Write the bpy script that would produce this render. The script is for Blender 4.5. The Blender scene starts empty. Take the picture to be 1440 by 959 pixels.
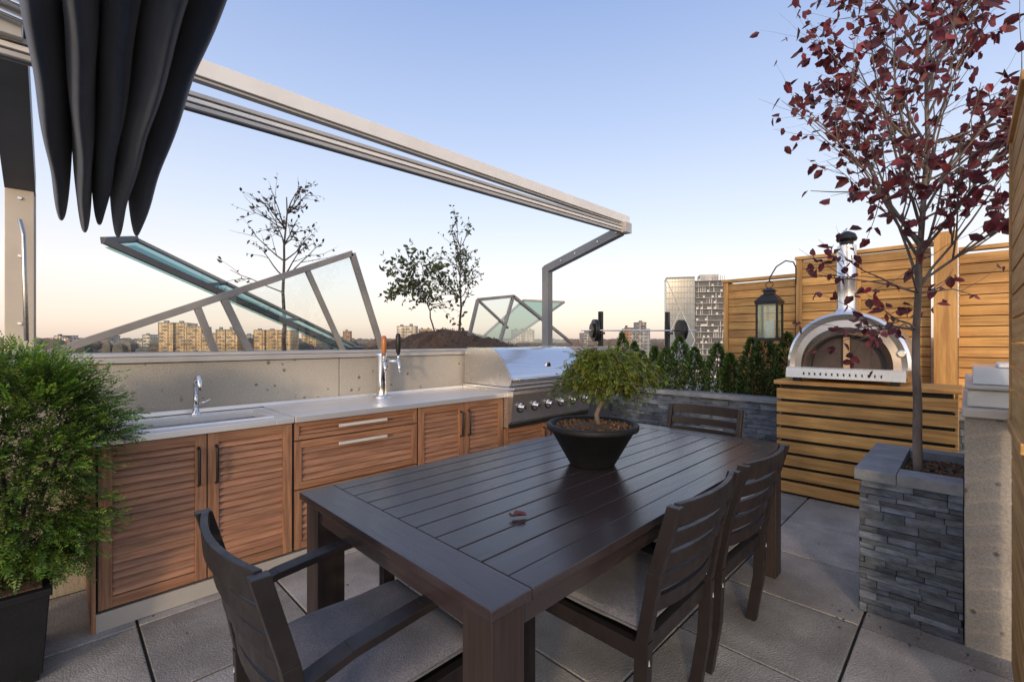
import bpy, math, random
from mathutils import Vector, Matrix, noise as mn
R = random.Random(7)
V = Vector
scene = bpy.context.scene

# ---------------------------------------------------------------- materials
def N(nt, t, **kw):
    n = nt.nodes.new(t)
    for k, v in kw.items():
        setattr(n, k, v)
    return n

def mat(name, c1, c2=None, rough=.6, metal=0., scale=6., stretch=(1,1,1), bump=.0, bscale=None,
        bstretch=None, rv=.0, spec=.5, coat=0., pits=0., lo=.35, hi=.65, sheen=0., trans=0., offs=True, stain=0., sscale=1.1, fine=0., aniso=0.):
    m = bpy.data.materials.new(name); m.use_nodes = True
    nt = m.node_tree; b = nt.nodes['Principled BSDF']; L = nt.links
    c2 = c2 or c1
    tc = N(nt, 'ShaderNodeTexCoord')
    at = N(nt, 'ShaderNodeAttribute', attribute_name='Col')
    mp = N(nt, 'ShaderNodeMapping'); mp.inputs['Scale'].default_value = stretch
    L.new(tc.outputs['Object'], mp.inputs['Vector'])
    if offs:
        vs = N(nt, 'ShaderNodeVectorMath', operation='SCALE'); vs.inputs['Scale'].default_value = 37.
        L.new(at.outputs['Vector'], vs.inputs[0])
        L.new(vs.outputs[0], mp.inputs['Location'])
    n1 = N(nt, 'ShaderNodeTexNoise'); n1.inputs['Scale'].default_value = scale
    n1.inputs['Detail'].default_value = 8; n1.inputs['Roughness'].default_value = .62
    L.new(mp.outputs[0], n1.inputs['Vector'])
    mr = N(nt, 'ShaderNodeMapRange'); mr.inputs[1].default_value = lo; mr.inputs[2].default_value = hi
    L.new(n1.outputs['Fac'], mr.inputs[0])
    mx = N(nt, 'ShaderNodeMix', data_type='RGBA')
    mx.inputs[6].default_value = (*c1, 1); mx.inputs[7].default_value = (*c2, 1)
    L.new(mr.outputs[0], mx.inputs[0])
    mu = N(nt, 'ShaderNodeMix', data_type='RGBA', blend_type='MULTIPLY'); mu.inputs[0].default_value = 1
    L.new(mx.outputs[2], mu.inputs[6]); L.new(at.outputs['Color'], mu.inputs[7])
    col = mu.outputs[2]
    height = n1.outputs['Fac']
    def modulate(col, sc, a, b_, v0, v1, det=5):
        ns = N(nt, 'ShaderNodeTexNoise'); ns.inputs['Scale'].default_value = sc; ns.inputs['Detail'].default_value = det
        L.new(tc.outputs['Object'], ns.inputs['Vector'])
        sr = N(nt, 'ShaderNodeMapRange'); sr.inputs[1].default_value = a; sr.inputs[2].default_value = b_
        sr.inputs[3].default_value = v0; sr.inputs[4].default_value = v1
        L.new(ns.outputs['Fac'], sr.inputs[0])
        sm = N(nt, 'ShaderNodeVectorMath', operation='SCALE'); L.new(col, sm.inputs[0]); L.new(sr.outputs[0], sm.inputs['Scale'])
        return sm.outputs[0]
    if stain: col = modulate(col, sscale, .4, .62, 1-stain, 1+stain*.3)
    if fine: col = modulate(col, 140, .35, .65, 1-fine, 1+fine, 3)
    if bscale or bstretch:
        mp2 = N(nt, 'ShaderNodeMapping'); mp2.inputs['Scale'].default_value = bstretch or stretch
        L.new(tc.outputs['Object'], mp2.inputs['Vector'])
        n2 = N(nt, 'ShaderNodeTexNoise'); n2.inputs['Scale'].default_value = bscale or scale
        n2.inputs['Detail'].default_value = 6
        L.new(mp2.outputs[0], n2.inputs['Vector']); height = n2.outputs['Fac']
    if pits:
        vo = N(nt, 'ShaderNodeTexVoronoi'); vo.inputs['Scale'].default_value = pits
        vo.inputs['Randomness'].default_value = 1
        L.new(tc.outputs['Object'], vo.inputs['Vector'])
        pr = N(nt, 'ShaderNodeMapRange'); pr.inputs[1].default_value = .12; pr.inputs[2].default_value = .20
        L.new(vo.outputs['Distance'], pr.inputs[0])
        n3 = N(nt, 'ShaderNodeTexNoise'); n3.inputs['Scale'].default_value = 9
        L.new(tc.outputs['Object'], n3.inputs['Vector'])
        p2 = N(nt, 'ShaderNodeMapRange'); p2.inputs[1].default_value = .55; p2.inputs[2].default_value = .5
        L.new(n3.outputs['Fac'], p2.inputs[0])
        mxx = N(nt, 'ShaderNodeMath', operation='MAXIMUM')
        L.new(pr.outputs[0], mxx.inputs[0]); L.new(p2.outputs[0], mxx.inputs[1])
        pm = N(nt, 'ShaderNodeMapRange'); pm.inputs[3].default_value = .40; pm.inputs[4].default_value = 1
        L.new(mxx.outputs[0], pm.inputs[0])
        m2 = N(nt, 'ShaderNodeVectorMath', operation='SCALE')
        L.new(col, m2.inputs[0]); L.new(pm.outputs[0], m2.inputs['Scale']); col = m2.outputs[0]
        ad = N(nt, 'ShaderNodeMath', operation='MULTIPLY_ADD'); ad.inputs[1].default_value = 1.2
        L.new(mxx.outputs[0], ad.inputs[0]); L.new(height, ad.inputs[2]); height = ad.outputs[0]
    L.new(col, b.inputs['Base Color'])
    if bump:
        bp = N(nt, 'ShaderNodeBump'); bp.inputs['Strength'].default_value = bump
        bp.inputs['Distance'].default_value = .01
        L.new(height, bp.inputs['Height']); L.new(bp.outputs[0], b.inputs['Normal'])
    if rv:
        rr = N(nt, 'ShaderNodeMapRange'); rr.inputs[3].default_value = max(.02, rough-rv); rr.inputs[4].default_value = rough+rv
        rr.inputs[1].default_value = .3; rr.inputs[2].default_value = .7
        L.new(n1.outputs['Fac'], rr.inputs[0]); L.new(rr.outputs[0], b.inputs['Roughness'])
    else:
        b.inputs['Roughness'].default_value = rough
    b.inputs['Metallic'].default_value = metal
    b.inputs['Specular IOR Level'].default_value = spec
    b.inputs['Coat Weight'].default_value = coat
    b.inputs['Sheen Weight'].default_value = sheen
    if trans:
        out = nt.nodes['Material Output']
        tr = N(nt, 'ShaderNodeBsdfTranslucent'); L.new(col, tr.inputs['Color'])
        ms = N(nt, 'ShaderNodeMixShader'); ms.inputs[0].default_value = trans
        L.new(b.outputs[0], ms.inputs[1]); L.new(tr.outputs[0], ms.inputs[2]); L.new(ms.outputs[0], out.inputs['Surface'])
    return m

def glass_mat(name, tint, refl=.14, rough=.02, fr=.6, gc=(.75,.9,.9)):
    m = bpy.data.materials.new(name); m.use_nodes = True
    nt = m.node_tree; nt.nodes.remove(nt.nodes['Principled BSDF']); out = nt.nodes['Material Output']
    t = N(nt, 'ShaderNodeBsdfTransparent'); t.inputs[0].default_value = (*tint, 1)
    g = N(nt, 'ShaderNodeBsdfGlossy'); g.inputs['Roughness'].default_value = rough
    g.inputs['Color'].default_value = (*gc,1)
    lw = N(nt, 'ShaderNodeLayerWeight'); lw.inputs[0].default_value = .35
    ma = N(nt, 'ShaderNodeMath', operation='MULTIPLY_ADD'); ma.inputs[1].default_value = fr; ma.inputs[2].default_value = refl
    nt.links.new(lw.outputs['Fresnel'], ma.inputs[0])
    mx = N(nt, 'ShaderNodeMixShader')
    nt.links.new(ma.outputs[0], mx.inputs[0]); nt.links.new(t.outputs[0], mx.inputs[1]); nt.links.new(g.outputs[0], mx.inputs[2])
    nt.links.new(mx.outputs[0], out.inputs['Surface'])
    return m

M = {}
M['cabwoodX'] = mat('cabinet_wood', (.36,.185,.105), (.175,.085,.047), .5, scale=3, stretch=(1.2,14,22), bump=.15, rv=.08)
M['cabwoodZ'] = mat('cabinet_wood_upright', (.36,.185,.105), (.175,.085,.047), .5, scale=3, stretch=(22,14,1.2), bump=.15, rv=.08)
M['cedarY'] = mat('cedar_boards', (.60,.345,.115), (.36,.18,.052), .6, scale=2.2, stretch=(14,1.0,18), bump=.2, stain=.25, sscale=2.5)
M['cedarX'] = mat('cedar_boards_x', (.60,.345,.115), (.36,.18,.052), .6, scale=2.2, stretch=(1.0,14,18), bump=.2)
M['cedarZ'] = mat('cedar_posts', (.56,.32,.11), (.34,.17,.05), .6, scale=2.2, stretch=(14,14,1.), bump=.2)
M['concrete'] = mat('wall_concrete', (.46,.415,.355), (.30,.27,.23), .85, scale=2.2, bump=.4, bscale=60, pits=13, lo=.3, hi=.7, offs=False, stain=.30, fine=.14)
M['steel'] = mat('brushed_steel', (.80,.80,.80), (.68,.68,.69), .24, .92, scale=3, stretch=(1,60,60), bump=.02, rv=.06)
M['steelc'] = mat('worn_countertop_steel', (.86,.86,.86), (.74,.74,.75), .40, .80, scale=3, stretch=(1,45,45), bump=.01, rv=.06)
M['steelv'] = mat('smooth_steel', (.70,.69,.68), (.58,.57,.56), .26, .9, scale=2, rv=.06)
M['chrome'] = mat('chrome', (.74,.74,.74), (.66,.66,.66), .12, 1., scale=8)
M['alu'] = mat('anodised_aluminium', (.50,.48,.45), (.42,.40,.38), .42, .35, scale=4, bump=.02, rv=.06)
M['alus'] = mat('weathered_aluminium', (.30,.285,.27), (.22,.21,.20), .5, .3, scale=4, bump=.02, rv=.06)
M['alud'] = mat('dark_aluminium', (.085,.09,.105), (.065,.07,.08), .45, .3, scale=4, rv=.06)
M['white'] = mat('white_coated_metal', (.80,.78,.75), (.72,.70,.67), .4, .1, scale=5, rv=.05)
M['table'] = mat('table_slats', (.037,.027,.028), (.024,.018,.019), .24, scale=3, stretch=(1.2,30,24), bump=.035, rv=.04, spec=.62)
M['tabley'] = mat('table_end_board', (.037,.027,.028), (.024,.018,.019), .24, scale=3, stretch=(30,1.2,24), bump=.035, rv=.04, spec=.62)
M['tablez'] = mat('table_leg_wood', (.038,.028,.026), (.024,.018,.017), .45, scale=3, stretch=(26,26,1.2), bump=.06, rv=.06, spec=.35)
M['chair'] = mat('chair_frame', (.020,.016,.017), (.012,.010,.011), .40, scale=5, stretch=(4,4,4), bump=.03, rv=.08, spec=.32)
M['cushion'] = mat('grey_cushion', (.165,.17,.20), (.11,.114,.14), .95, scale=7, bump=.35, bscale=260, sheen=.15, offs=False, fine=.18)
M['fabric'] = mat('awning_fabric', (.028,.050,.105), (.018,.034,.070), .8, scale=30, bump=.15, bscale=350, sheen=.3, trans=.15)
M['stone'] = mat('slate_ledger', (.115,.135,.17), (.035,.043,.058), .7, scale=11, stretch=(1,1,2.2), bump=1., bscale=26)
M['slab'] = mat('bluestone_cap', (.185,.205,.24), (.11,.125,.15), .7, scale=7, bump=.3, bscale=50)
M['paver'] = mat('concrete_paver', (.42,.40,.375), (.26,.245,.23), .85, scale=3.5, bump=.6, bscale=120, lo=.3, hi=.7, stain=.35, sscale=1.6, fine=.18)
M['joint_gap'] = mat('joint_and_gap_shade', (.03,.028,.025), (.018,.018,.016), .95, scale=20)
M['black'] = mat('black_metal', (.018,.018,.02), (.012,.012,.013), .4, .3, scale=8)
M['pot'] = mat('charcoal_pot', (.010,.011,.014), (.007,.008,.010), .55, scale=10, bump=.15, bscale=90, spec=.22)
M['soil'] = mat('soil', (.10,.055,.03), (.03,.018,.012), .95, scale=45, bump=1., bscale=70)
M['bark'] = mat('bark', (.19,.155,.135), (.08,.063,.055), .85, scale=18, stretch=(1,1,.3), bump=.6)
M['barkd'] = mat('bark_dark', (.08,.06,.05), (.04,.03,.028), .85, scale=18, stretch=(1,1,.3), bump=.6)
M['leafred'] = mat('leaf_plum', (.150,.032,.042), (.065,.018,.030), .55, scale=14, trans=.3)
M['leafdark'] = mat('leaf_dark', (.05,.042,.035), (.03,.025,.023), .6, scale=14, trans=.15)
M['leafgreen'] = mat('leaf_green', (.06,.08,.032), (.035,.05,.022), .6, scale=14, trans=.2)
M['yew'] = mat('yew_needles', (.12,.25,.035), (.055,.14,.022), .5, scale=9, trans=.3)
M['feather'] = mat('juniper_needles', (.150,.215,.028), (.075,.125,.018), .55, scale=12, trans=.3)
M['cedarleaf'] = mat('arborvitae_leaves', (.080,.150,.028), (.034,.080,.018), .6, scale=9, trans=.25)
M['glass'] = glass_mat('clear_glass', (.88,.92,.92), .04, fr=.35)
M['tealglass'] = glass_mat('green_edge_glass', (.36,.52,.48), .05, fr=.22, gc=(.55,.72,.72))
M['candle'] = mat('candle_wax', (.8,.75,.62), (.75,.7,.58), .5)
M['ovenin'] = mat('oven_interior', (.05,.038,.033), (.015,.012,.011), .9, scale=9)
M['ovendoor'] = mat('oven_inner_wall', (.075,.050,.040), (.035,.025,.022), .6, scale=6)
M['handle_orange'] = mat('tap_handle_wood', (.45,.17,.05), (.3,.1,.03), .35, scale=12)
M['ground'] = mat('far_ground', (.13,.12,.10), (.09,.09,.075), .95, scale=.01)
M['roofgrey'] = mat('roof_membrane', (.22,.21,.2), (.16,.155,.15), .9, scale=2)
M['plastic'] = mat('clear_plastic_bin', (.55,.58,.6), (.45,.48,.5), .25, scale=5)
M['treeband'] = mat('distant_trees', (.14,.105,.075), (.075,.068,.055), .95, scale=.3)

def window_mat(name, wall, glass, fx=3.0, fz=3.2, wx=.45, wz=.5):
    m = bpy.data.materials.new(name); m.use_nodes = True
    nt = m.node_tree; b = nt.nodes['Principled BSDF']; L = nt.links
    tc = N(nt, 'ShaderNodeTexCoord'); sp = N(nt, 'ShaderNodeSeparateXYZ'); L.new(tc.outputs['Object'], sp.inputs[0])
    def frac_mask(sock, period, w):
        d = N(nt, 'ShaderNodeMath', operation='DIVIDE'); d.inputs[1].default_value = period; L.new(sock, d.inputs[0])
        f = N(nt, 'ShaderNodeMath', operation='FRACT'); L.new(d.outputs[0], f.inputs[0])
        g = N(nt, 'ShaderNodeMath', operation='LESS_THAN'); g.inputs[1].default_value = w; L.new(f.outputs[0], g.inputs[0])
        return g.outputs[0]
    ad = N(nt, 'ShaderNodeMath', operation='ADD'); L.new(sp.outputs[0], ad.inputs[0]); L.new(sp.outputs[1], ad.inputs[1])
    a = frac_mask(ad.outputs[0], fx, wx); z = frac_mask(sp.outputs[2], fz, wz)
    mm = N(nt, 'ShaderNodeMath', operation='MULTIPLY'); L.new(a, mm.inputs[0]); L.new(z, mm.inputs[1])
    no = N(nt, 'ShaderNodeTexNoise'); no.inputs['Scale'].default_value = .12; L.new(tc.outputs['Object'], no.inputs['Vector'])
    wl = N(nt, 'ShaderNodeMapRange'); wl.inputs[1].default_value = .35; wl.inputs[2].default_value = .65; wl.inputs[3].default_value = .65; wl.inputs[4].default_value = 1.15  # uneven wall brightness stands in for sunlit patches
    L.new(no.outputs['Fac'], wl.inputs[0])
    mx = N(nt, 'ShaderNodeMix', data_type='RGBA'); mx.inputs[6].default_value = (*wall, 1); mx.inputs[7].default_value = (*glass, 1)
    L.new(mm.outputs[0], mx.inputs[0])
    sc = N(nt, 'ShaderNodeVectorMath', operation='SCALE'); L.new(mx.outputs[2], sc.inputs[0]); L.new(wl.outputs[0], sc.inputs['Scale'])
    L.new(sc.outputs[0], b.inputs['Base Color'])
    r = N(nt, 'ShaderNodeMapRange'); r.inputs[3].default_value = .85; r.inputs[4].default_value = .3
    L.new(mm.outputs[0], r.inputs[0]); L.new(r.outputs[0], b.inputs['Roughness'])
    return m

# ---------------------------------------------------------------- mesh builder
class MB:
    def __init__(s, *mats):
        s.v = []; s.f = []; s.c = []; s.m = []; s.sm = []; s.mats = list(mats)
    def add(s, vs, fs, mi=0, col=(1,1,1), smooth=False):
        o = len(s.v); s.v.extend([tuple(p) for p in vs])
        for f in fs:
            s.f.append([i+o for i in f]); s.c.append(col); s.m.append(mi); s.sm.append(smooth)
    def box(s, lo, hi, mi=0, col=(1,1,1)):
        x0,y0,z0 = lo; x1,y1,z1 = hi
        s.add([(x0,y0,z0),(x1,y0,z0),(x1,y1,z0),(x0,y1,z0),(x0,y0,z1),(x1,y0,z1),(x1,y1,z1),(x0,y1,z1)],
              [(0,3,2,1),(4,5,6,7),(0,1,5,4),(1,2,6,5),(2,3,7,6),(3,0,4,7)], mi, col)
    def beam(s, p0, p1, w, h, mi=0, col=(1,1,1), up=(0,0,1)):
        p0 = V(p0); p1 = V(p1); d = (p1-p0).normalized(); a = d.cross(V(up))
        if a.length < 1e-4: a = d.cross(V((1,0,0)))
        a.normalize(); u = a.cross(d).normalized(); a = a*w/2; u = u*h/2
        s.add([p0-a-u,p0+a-u,p0+a+u,p0-a+u,p1-a-u,p1+a-u,p1+a+u,p1-a+u],
              [(0,1,2,3),(7,6,5,4),(4,5,1,0),(5,6,2,1),(6,7,3,2),(7,4,0,3)], mi, col)
    def tube(s, pts, rad, n=8, mi=0, col=(1,1,1), caps=True, smooth=True):
        pts = [V(p) for p in pts]
        if not isinstance(rad, (list, tuple)): rad = [rad]*len(pts)
        o = []; prev = None
        for i, p in enumerate(pts):
            d = (pts[min(i+1,len(pts)-1)]-pts[max(i-1,0)])
            d = d.normalized() if d.length > 1e-9 else V((0,0,1))
            if prev is None:
                a = d.cross(V((0,0,1)));
                if a.length < 1e-3: a = d.cross(V((1,0,0)))
            else:
                a = prev - d*prev.dot(d)
                if a.length < 1e-6: a = d.cross(V((1,0,0)))
            a.normalize(); prev = a; b = d.cross(a)
            for k in range(n):
                t = 2*math.pi*k/n
                o.append(p+(a*math.cos(t)+b*math.sin(t))*rad[i])
        fs = []
        for i in range(len(pts)-1):
            for k in range(n):
                k2 = (k+1)%n
                fs.append((i*n+k, i*n+k2, (i+1)*n+k2, (i+1)*n+k))
        s.add(o, fs, mi, col, smooth)
        if caps:
            base = len(s.v)-len(o)
            s.f.append([base+k for k in range(n)][::-1]); s.c.append(col); s.m.append(mi); s.sm.append(False)
            s.f.append([base+(len(pts)-1)*n+k for k in range(n)]); s.c.append(col); s.m.append(mi); s.sm.append(False)
    def lathe(s, prof, c, n=32, mi=0, col=(1,1,1), smooth=True, axis='Z'):
        vs = []; fs = []
        for r, z in prof:
            for k in range(n):
                t = 2*math.pi*k/n
                a, b = r*math.cos(t), r*math.sin(t)
                if axis == 'Z': vs.append((c[0]+a, c[1]+b, c[2]+z))
                elif axis == 'Y': vs.append((c[0]+a, c[1]+z, c[2]+b))
                else: vs.append((c[0]+z, c[1]+a, c[2]+b))
        for i in range(len(prof)-1):
            for k in range(n):
                k2 = (k+1)%n; fs.append((i*n+k, i*n+k2, (i+1)*n+k2, (i+1)*n+k))
        s.add(vs, fs, mi, col, smooth)
    def prism(s, prof, axis, a0, a1, mi=0, col=(1,1,1), smooth=False):
        n = len(prof); vs = []
        for a in (a0, a1):
            for p, q in prof:
                vs.append((a,p,q) if axis == 'X' else ((p,a,q) if axis == 'Y' else (p,q,a)))
        fs = [(i,(i+1)%n,n+(i+1)%n,n+i) for i in range(n)]
        s.add(vs, fs, mi, col, smooth)
        s.add(vs, [tuple(range(n))[::-1], tuple(range(n,2*n))], mi, col)
    def leaf(s, p, d, nrm, l, w, mi=0, col=(1,1,1), fold=.25):
        d = V(d).normalized(); a = d.cross(V(nrm))
        if a.length < 1e-4: a = d.cross(V((.3,1,.2)))
        a.normalize(); n = a.cross(d); p = V(p)
        s.add([p, p+d*l*.3-a*w*.5+n*w*fold, p+d*l*.7-a*w*.38+n*w*fold*.7, p+d*l,
               p+d*l*.7+a*w*.38+n*w*fold*.7, p+d*l*.3+a*w*.5+n*w*fold], [(0,1,2,3),(0,3,4,5)], mi, col, False)
    def quad(s, p, d, nrm, l, w, mi=0, col=(1,1,1)):
        d = V(d).normalized(); a = d.cross(V(nrm))
        if a.length < 1e-4: a = d.cross(V((.3,1,.2)))
        a.normalize(); p = V(p)
        s.add([p-a*w*.3, p+d*l*.6-a*w*.5, p+d*l, p+d*l*.6+a*w*.5], [(0,1,2,3)], mi, col)
    def build(s, name, bevel=0, loc=None, rotz=0, parent=None, seg=2):
        me = bpy.data.meshes.new(name); me.from_pydata(s.v, [], s.f)
        for m in s.mats: me.materials.append(M[m] if isinstance(m, str) else m)
        at = me.attributes.new('Col', 'FLOAT_COLOR', 'FACE')
        buf = []
        for c in s.c: buf.extend((c[0],c[1],c[2],1))
        at.data.foreach_set('color', buf)
        me.polygons.foreach_set('material_index', s.m); me.polygons.foreach_set('use_smooth', s.sm)
        me.update()
        ob = bpy.data.objects.new(name, me); scene.collection.objects.link(ob)
        if bevel:
            b = ob.modifiers.new('bevel', 'BEVEL'); b.width = bevel; b.segments = seg; b.limit_method = 'ANGLE'
            b.angle_limit = math.radians(40)
        if loc: ob.location = loc
        ob.rotation_euler[2] = rotz
        if parent: ob.parent = parent
        return ob

def vc(a=.12, base=1.):
    k = base*(1+R.uniform(-a, a)); return (k*(1+R.uniform(-.03,.03)), k, k*(1+R.uniform(-.03,.03)))
def rdir():
    while True:
        d = V((R.uniform(-1,1), R.uniform(-1,1), R.uniform(-1,1)))
        if .05 < d.length < 1: return d.normalized()

# ---------------------------------------------------------------- terrace
mb = MB('joint_gap'); mb.box((-4,-3,-.30),(6.2,3.45,-.012)); mb.build('terrace_slab')
mb = MB('paver')
ps = .61; g = .0055
for i in range(-7, 10):
    for j in range(-6, 6):
        x0 = .275+ps*i; y0 = .363+ps*j
        x1, y1 = x0+ps, y0+ps
        if x0 > 6.0 or y0 > 3.4: continue
        t = R.uniform(-.002,.002)
        mb.box((x0+g,y0+g,-.05),(min(x1-g,6.1),min(y1-g,3.44),t), 0, vc(.17))
mb.build('paved_floor', .004)

mb = MB('ground'); mb.box((-6000,-6000,-36),(9000,9000,-35)); mb.build('ground')
mb = MB('treeband')
for k in range(5200):
    ang = R.uniform(-.2, 1.85); d = R.uniform(520, 2200)
    x, y = d*math.cos(ang), d*math.sin(ang)
    top = R.uniform(-9, 1) + d*.0052 + 4*mn.noise(V((ang*14, d*.002, 0)))
    r = R.uniform(4, 10)*(1+d/3000)
    c = vc(.30, 1.+d/3500.); c = (c[0]*R.uniform(.8,1.4), c[1], c[2]*1.05)  # paler with distance: haze put into the tree colour
    prof = [(r*.6,-36),(r,top-8-R.random()*3),(r*.85,top-3.5),(r*.45,top-1.0),(0.1,top)]
    mb.lathe(prof, (x,y,0), 5, 0, c, smooth=False)
mb.build('distant_treeline')

wm = {
 'tan': window_mat('facade_tan', (.56,.38,.20), (.15,.12,.09), 2.4, 3.1, .5, .5),
 'grey': window_mat('facade_grey', (.36,.34,.33), (.08,.09,.11)),
 'brick': window_mat('facade_brick', (.36,.19,.11), (.07,.07,.08), 2.6, 3.0),
 'pale': window_mat('facade_pale', (.60,.52,.42), (.14,.15,.17), 4, 3.4, .6, .45)}
def place(px, d):
    a = (px-720)/640.; return (d*(1+a)*.70711, d*(1-a)*.70711)
def bld(px, w, toppx, d, kind, name, steps=1, rot=None):
    x, y = place(px, d); W = w*d/640.; H = 1.36+(478-toppx)*d/640.
    mb = MB(wm[kind], 'roofgrey', 'alud')
    dp = W*R.uniform(.5,.9)
    # several stepped blocks with parapets, piers, balcony slabs and roof plant
    nb = 3 if W > 22 else 2
    cuts = [-W/2]+sorted(-W/2+W*(i+1)/nb+R.uniform(-.08,.08)*W for i in range(nb-1))+[W/2]
    for i in range(nb):
        a, b = cuts[i], cuts[i+1]; h = H-R.choice([0,0,3.1,6.2]) if i != nb//2 else H
        y0 = -dp/2+R.uniform(-1.5,1.5)
        mb.box((a,y0,-36),(b-.02,dp/2,h)); mb.box((a-.15,y0-.2,h),(b+.1,dp/2+.2,h+.7),1)
        mb.box((a+(b-a)*.3,y0+2,h+.7),(a+(b-a)*.6,y0+5,h+R.uniform(1.8,3.2)),R.choice([1,2]))
        xx = a+.05
        while xx < b-1:
            mb.box((xx,y0-.35,-36),(xx+.35,y0-.01,h-.2),1); xx += 7.2
        z = h-3.1
        while z > -12:
            bx = a+R.choice([.8,3.2,5.6])
            if bx+3 < b: mb.box((bx,y0-1.3,z-.15),(bx+3,y0-.02,z+.9),R.choice([1,2]))
            z -= 3.1
    if steps > 1:
        mb.box((-W*.78,-dp*.4,-36),(-W/2-.2,dp*.4,H*.55)); mb.box((W/2+.2,-dp*.4,-36),(W*.72,dp*.4,H*.7))
    mb.build(name, 0, (x,y,0), rot if rot is not None else -math.pi/4+R.uniform(-.3,.3))
bld(262, 50, 454, 420, 'tan', 'apartment_building', 1, -.5)
bld(312, 44, 463, 400, 'tan', 'apartment_building', 1, -.5)
bld(390, 46, 464, 430, 'tan', 'apartment_building', 1, -.6)
bld(345, 26, 470, 520, 'grey', 'office_building')
bld(210, 30, 470, 480, 'pale', 'office_building')
bld(150, 44, 471, 520, 'grey', 'office_building')
bld(95, 34, 471, 600, 'pale', 'office_building')
bld(440, 22, 469, 560, 'tan', 'office_building')
bld(482, 22, 465, 500, 'brick', 'office_building')
bld(573, 26, 458, 520, 'pale', 'office_building')
bld(598, 18, 462, 560, 'tan', 'office_building')
bld(735, 30, 463, 620, 'pale', 'office_building')
bld(830, 26, 464, 560, 'grey', 'office_building')
bld(893, 26, 453, 420, 'grey', 'office_building', 2)
bld(880, 12, 460, 380, 'brick', 'office_building')
bld(1050, 30, 452, 500, 'grey', 'office_building')

gt = mat('tower_glass', (.070,.130,.20), (.025,.055,.095), .18, 0, scale=.35, stretch=(1,1,.5), spec=.45)
gd = mat('tower_recess', (.045,.06,.085), (.02,.028,.04), .4, 0, scale=.4, spec=.3)
wc = mat('tower_white_slab', (.42,.41,.42), (.33,.33,.34), .6, scale=.3)
mb = MB(gt, wc, 'alud', gd)
D = 250.; s = D/640.; Ht = 1.36+88*s
Wl = 38*s; Wr = 42*s; dp = 14
mb.box((-Wl,0,-36),(0,dp,Ht),0)
mb.box((.02,.9,-36),(Wr,dp+1,Ht-1.2),3)
nf = int((Ht+36)/3.1)
for i in range(nf):
    z = Ht-1.5-i*3.1
    mb.box((.3,-.9,z-.18),(Wr+.8,dp+1.5,z+.08),1)
    mb.box((-Wl-.05,-.06,z-.12),(0,.0,z+.12),2)
    for k in range(14):
        q = R.random()
        xx = .6+k*(Wr-.8)/14
        if q < .35:
            mb.box((xx,.45,z+.09),(xx+R.choice([.25,.5]),.88,z+2.8),1)
        elif q < .5:
            mb.box((xx,-.85,z+.09),(xx+1.1,-.8,z+1.1),1,(1.3,1.3,1.3))
for k in range(10): mb.box((-Wl+Wl*k/9.5-.05,-.12,-36),(-Wl+Wl*k/9.5+.05,-.07,Ht),2)
zz = Ht
while zz > -30:
    mb.beam((-Wl,-.3,zz),(-Wl*.5,-.3,zz-17),.4,.4,1); mb.beam((-Wl*.5,-.3,zz-17),(0,-.3,zz),.4,.4,1)
    mb.beam((-Wl,-.3,zz-34),(-Wl*.5,-.3,zz-17),.4,.4,1); mb.beam((-Wl*.5,-.3,zz-17),(0,-.3,zz-34),.4,.4,1)
    zz -= 34
mb.box((-Wl,-.2,Ht),(0,dp,Ht+1.0),2); mb.box((3,2,Ht-1.2),(Wr-4,dp-2,Ht+2.2),1)
x, y = place(977, D)
mb.build('glass_tower_building', 0, (x,y,0), -math.pi/4-.25)

# ---------------------------------------------------------------- parapet wall
mb = MB('concrete','alu')
for a, b in ((-4,-.9),(-.895,1.55),(1.555,4.0),(4.005,6.2)):
    mb.box((a,3.45,-.3),(b,3.66,1.225),0,vc(.03))
mb.box((-4,3.435,1.23),(6.2,3.70,1.262),1); mb.box((-4,3.50,1.264),(6.2,3.62,1.285),1)
mb.build('concrete_parapet_wall', .004)
mb = MB('roofgrey'); mb.box((-5,3.72,-1),(6.6,8.5,1.20)); mb.build('raised_roof')
mb = MB('roofgrey'); mb.box((6.65,-4,-1),(16,14,-.02)); mb.build('neighbour_roof')

mb = MB('soil'); vs = []; fs = []; n = 26
def moundh(u, v): return .33*max(0, 1-(u*u)**.8)**1.3*max(0, 1-v*v)
for i in range(n+1):
    for j in range(n+1):
        u, v = i/n*2-1, j/n*2-1
        h = moundh(u, v)
        h += (.03*mn.noise(V((u*9,v*9,1)))+.02*R.uniform(-1,1))*(1 if h > .01 else 0)
        vs.append((4.10+u*1.15, 5.5+v*1.2, 1.195+h))
for i in range(n):
    for j in range(n):
        a = i*(n+1)+j; fs.append((a,a+n+1,a+n+2,a+1))
mb.add(vs, fs)
for k in range(900):
    u, v = R.uniform(-.9,.9), R.uniform(-.9,.9); h = moundh(u, v)
    mb.quad((4.10+u*1.15,5.5+v*1.2,1.2+h), rdir(), rdir(), R.uniform(.02,.05), .02, 0, vc(.5,1.2))
mb.build('soil_mound')

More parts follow.
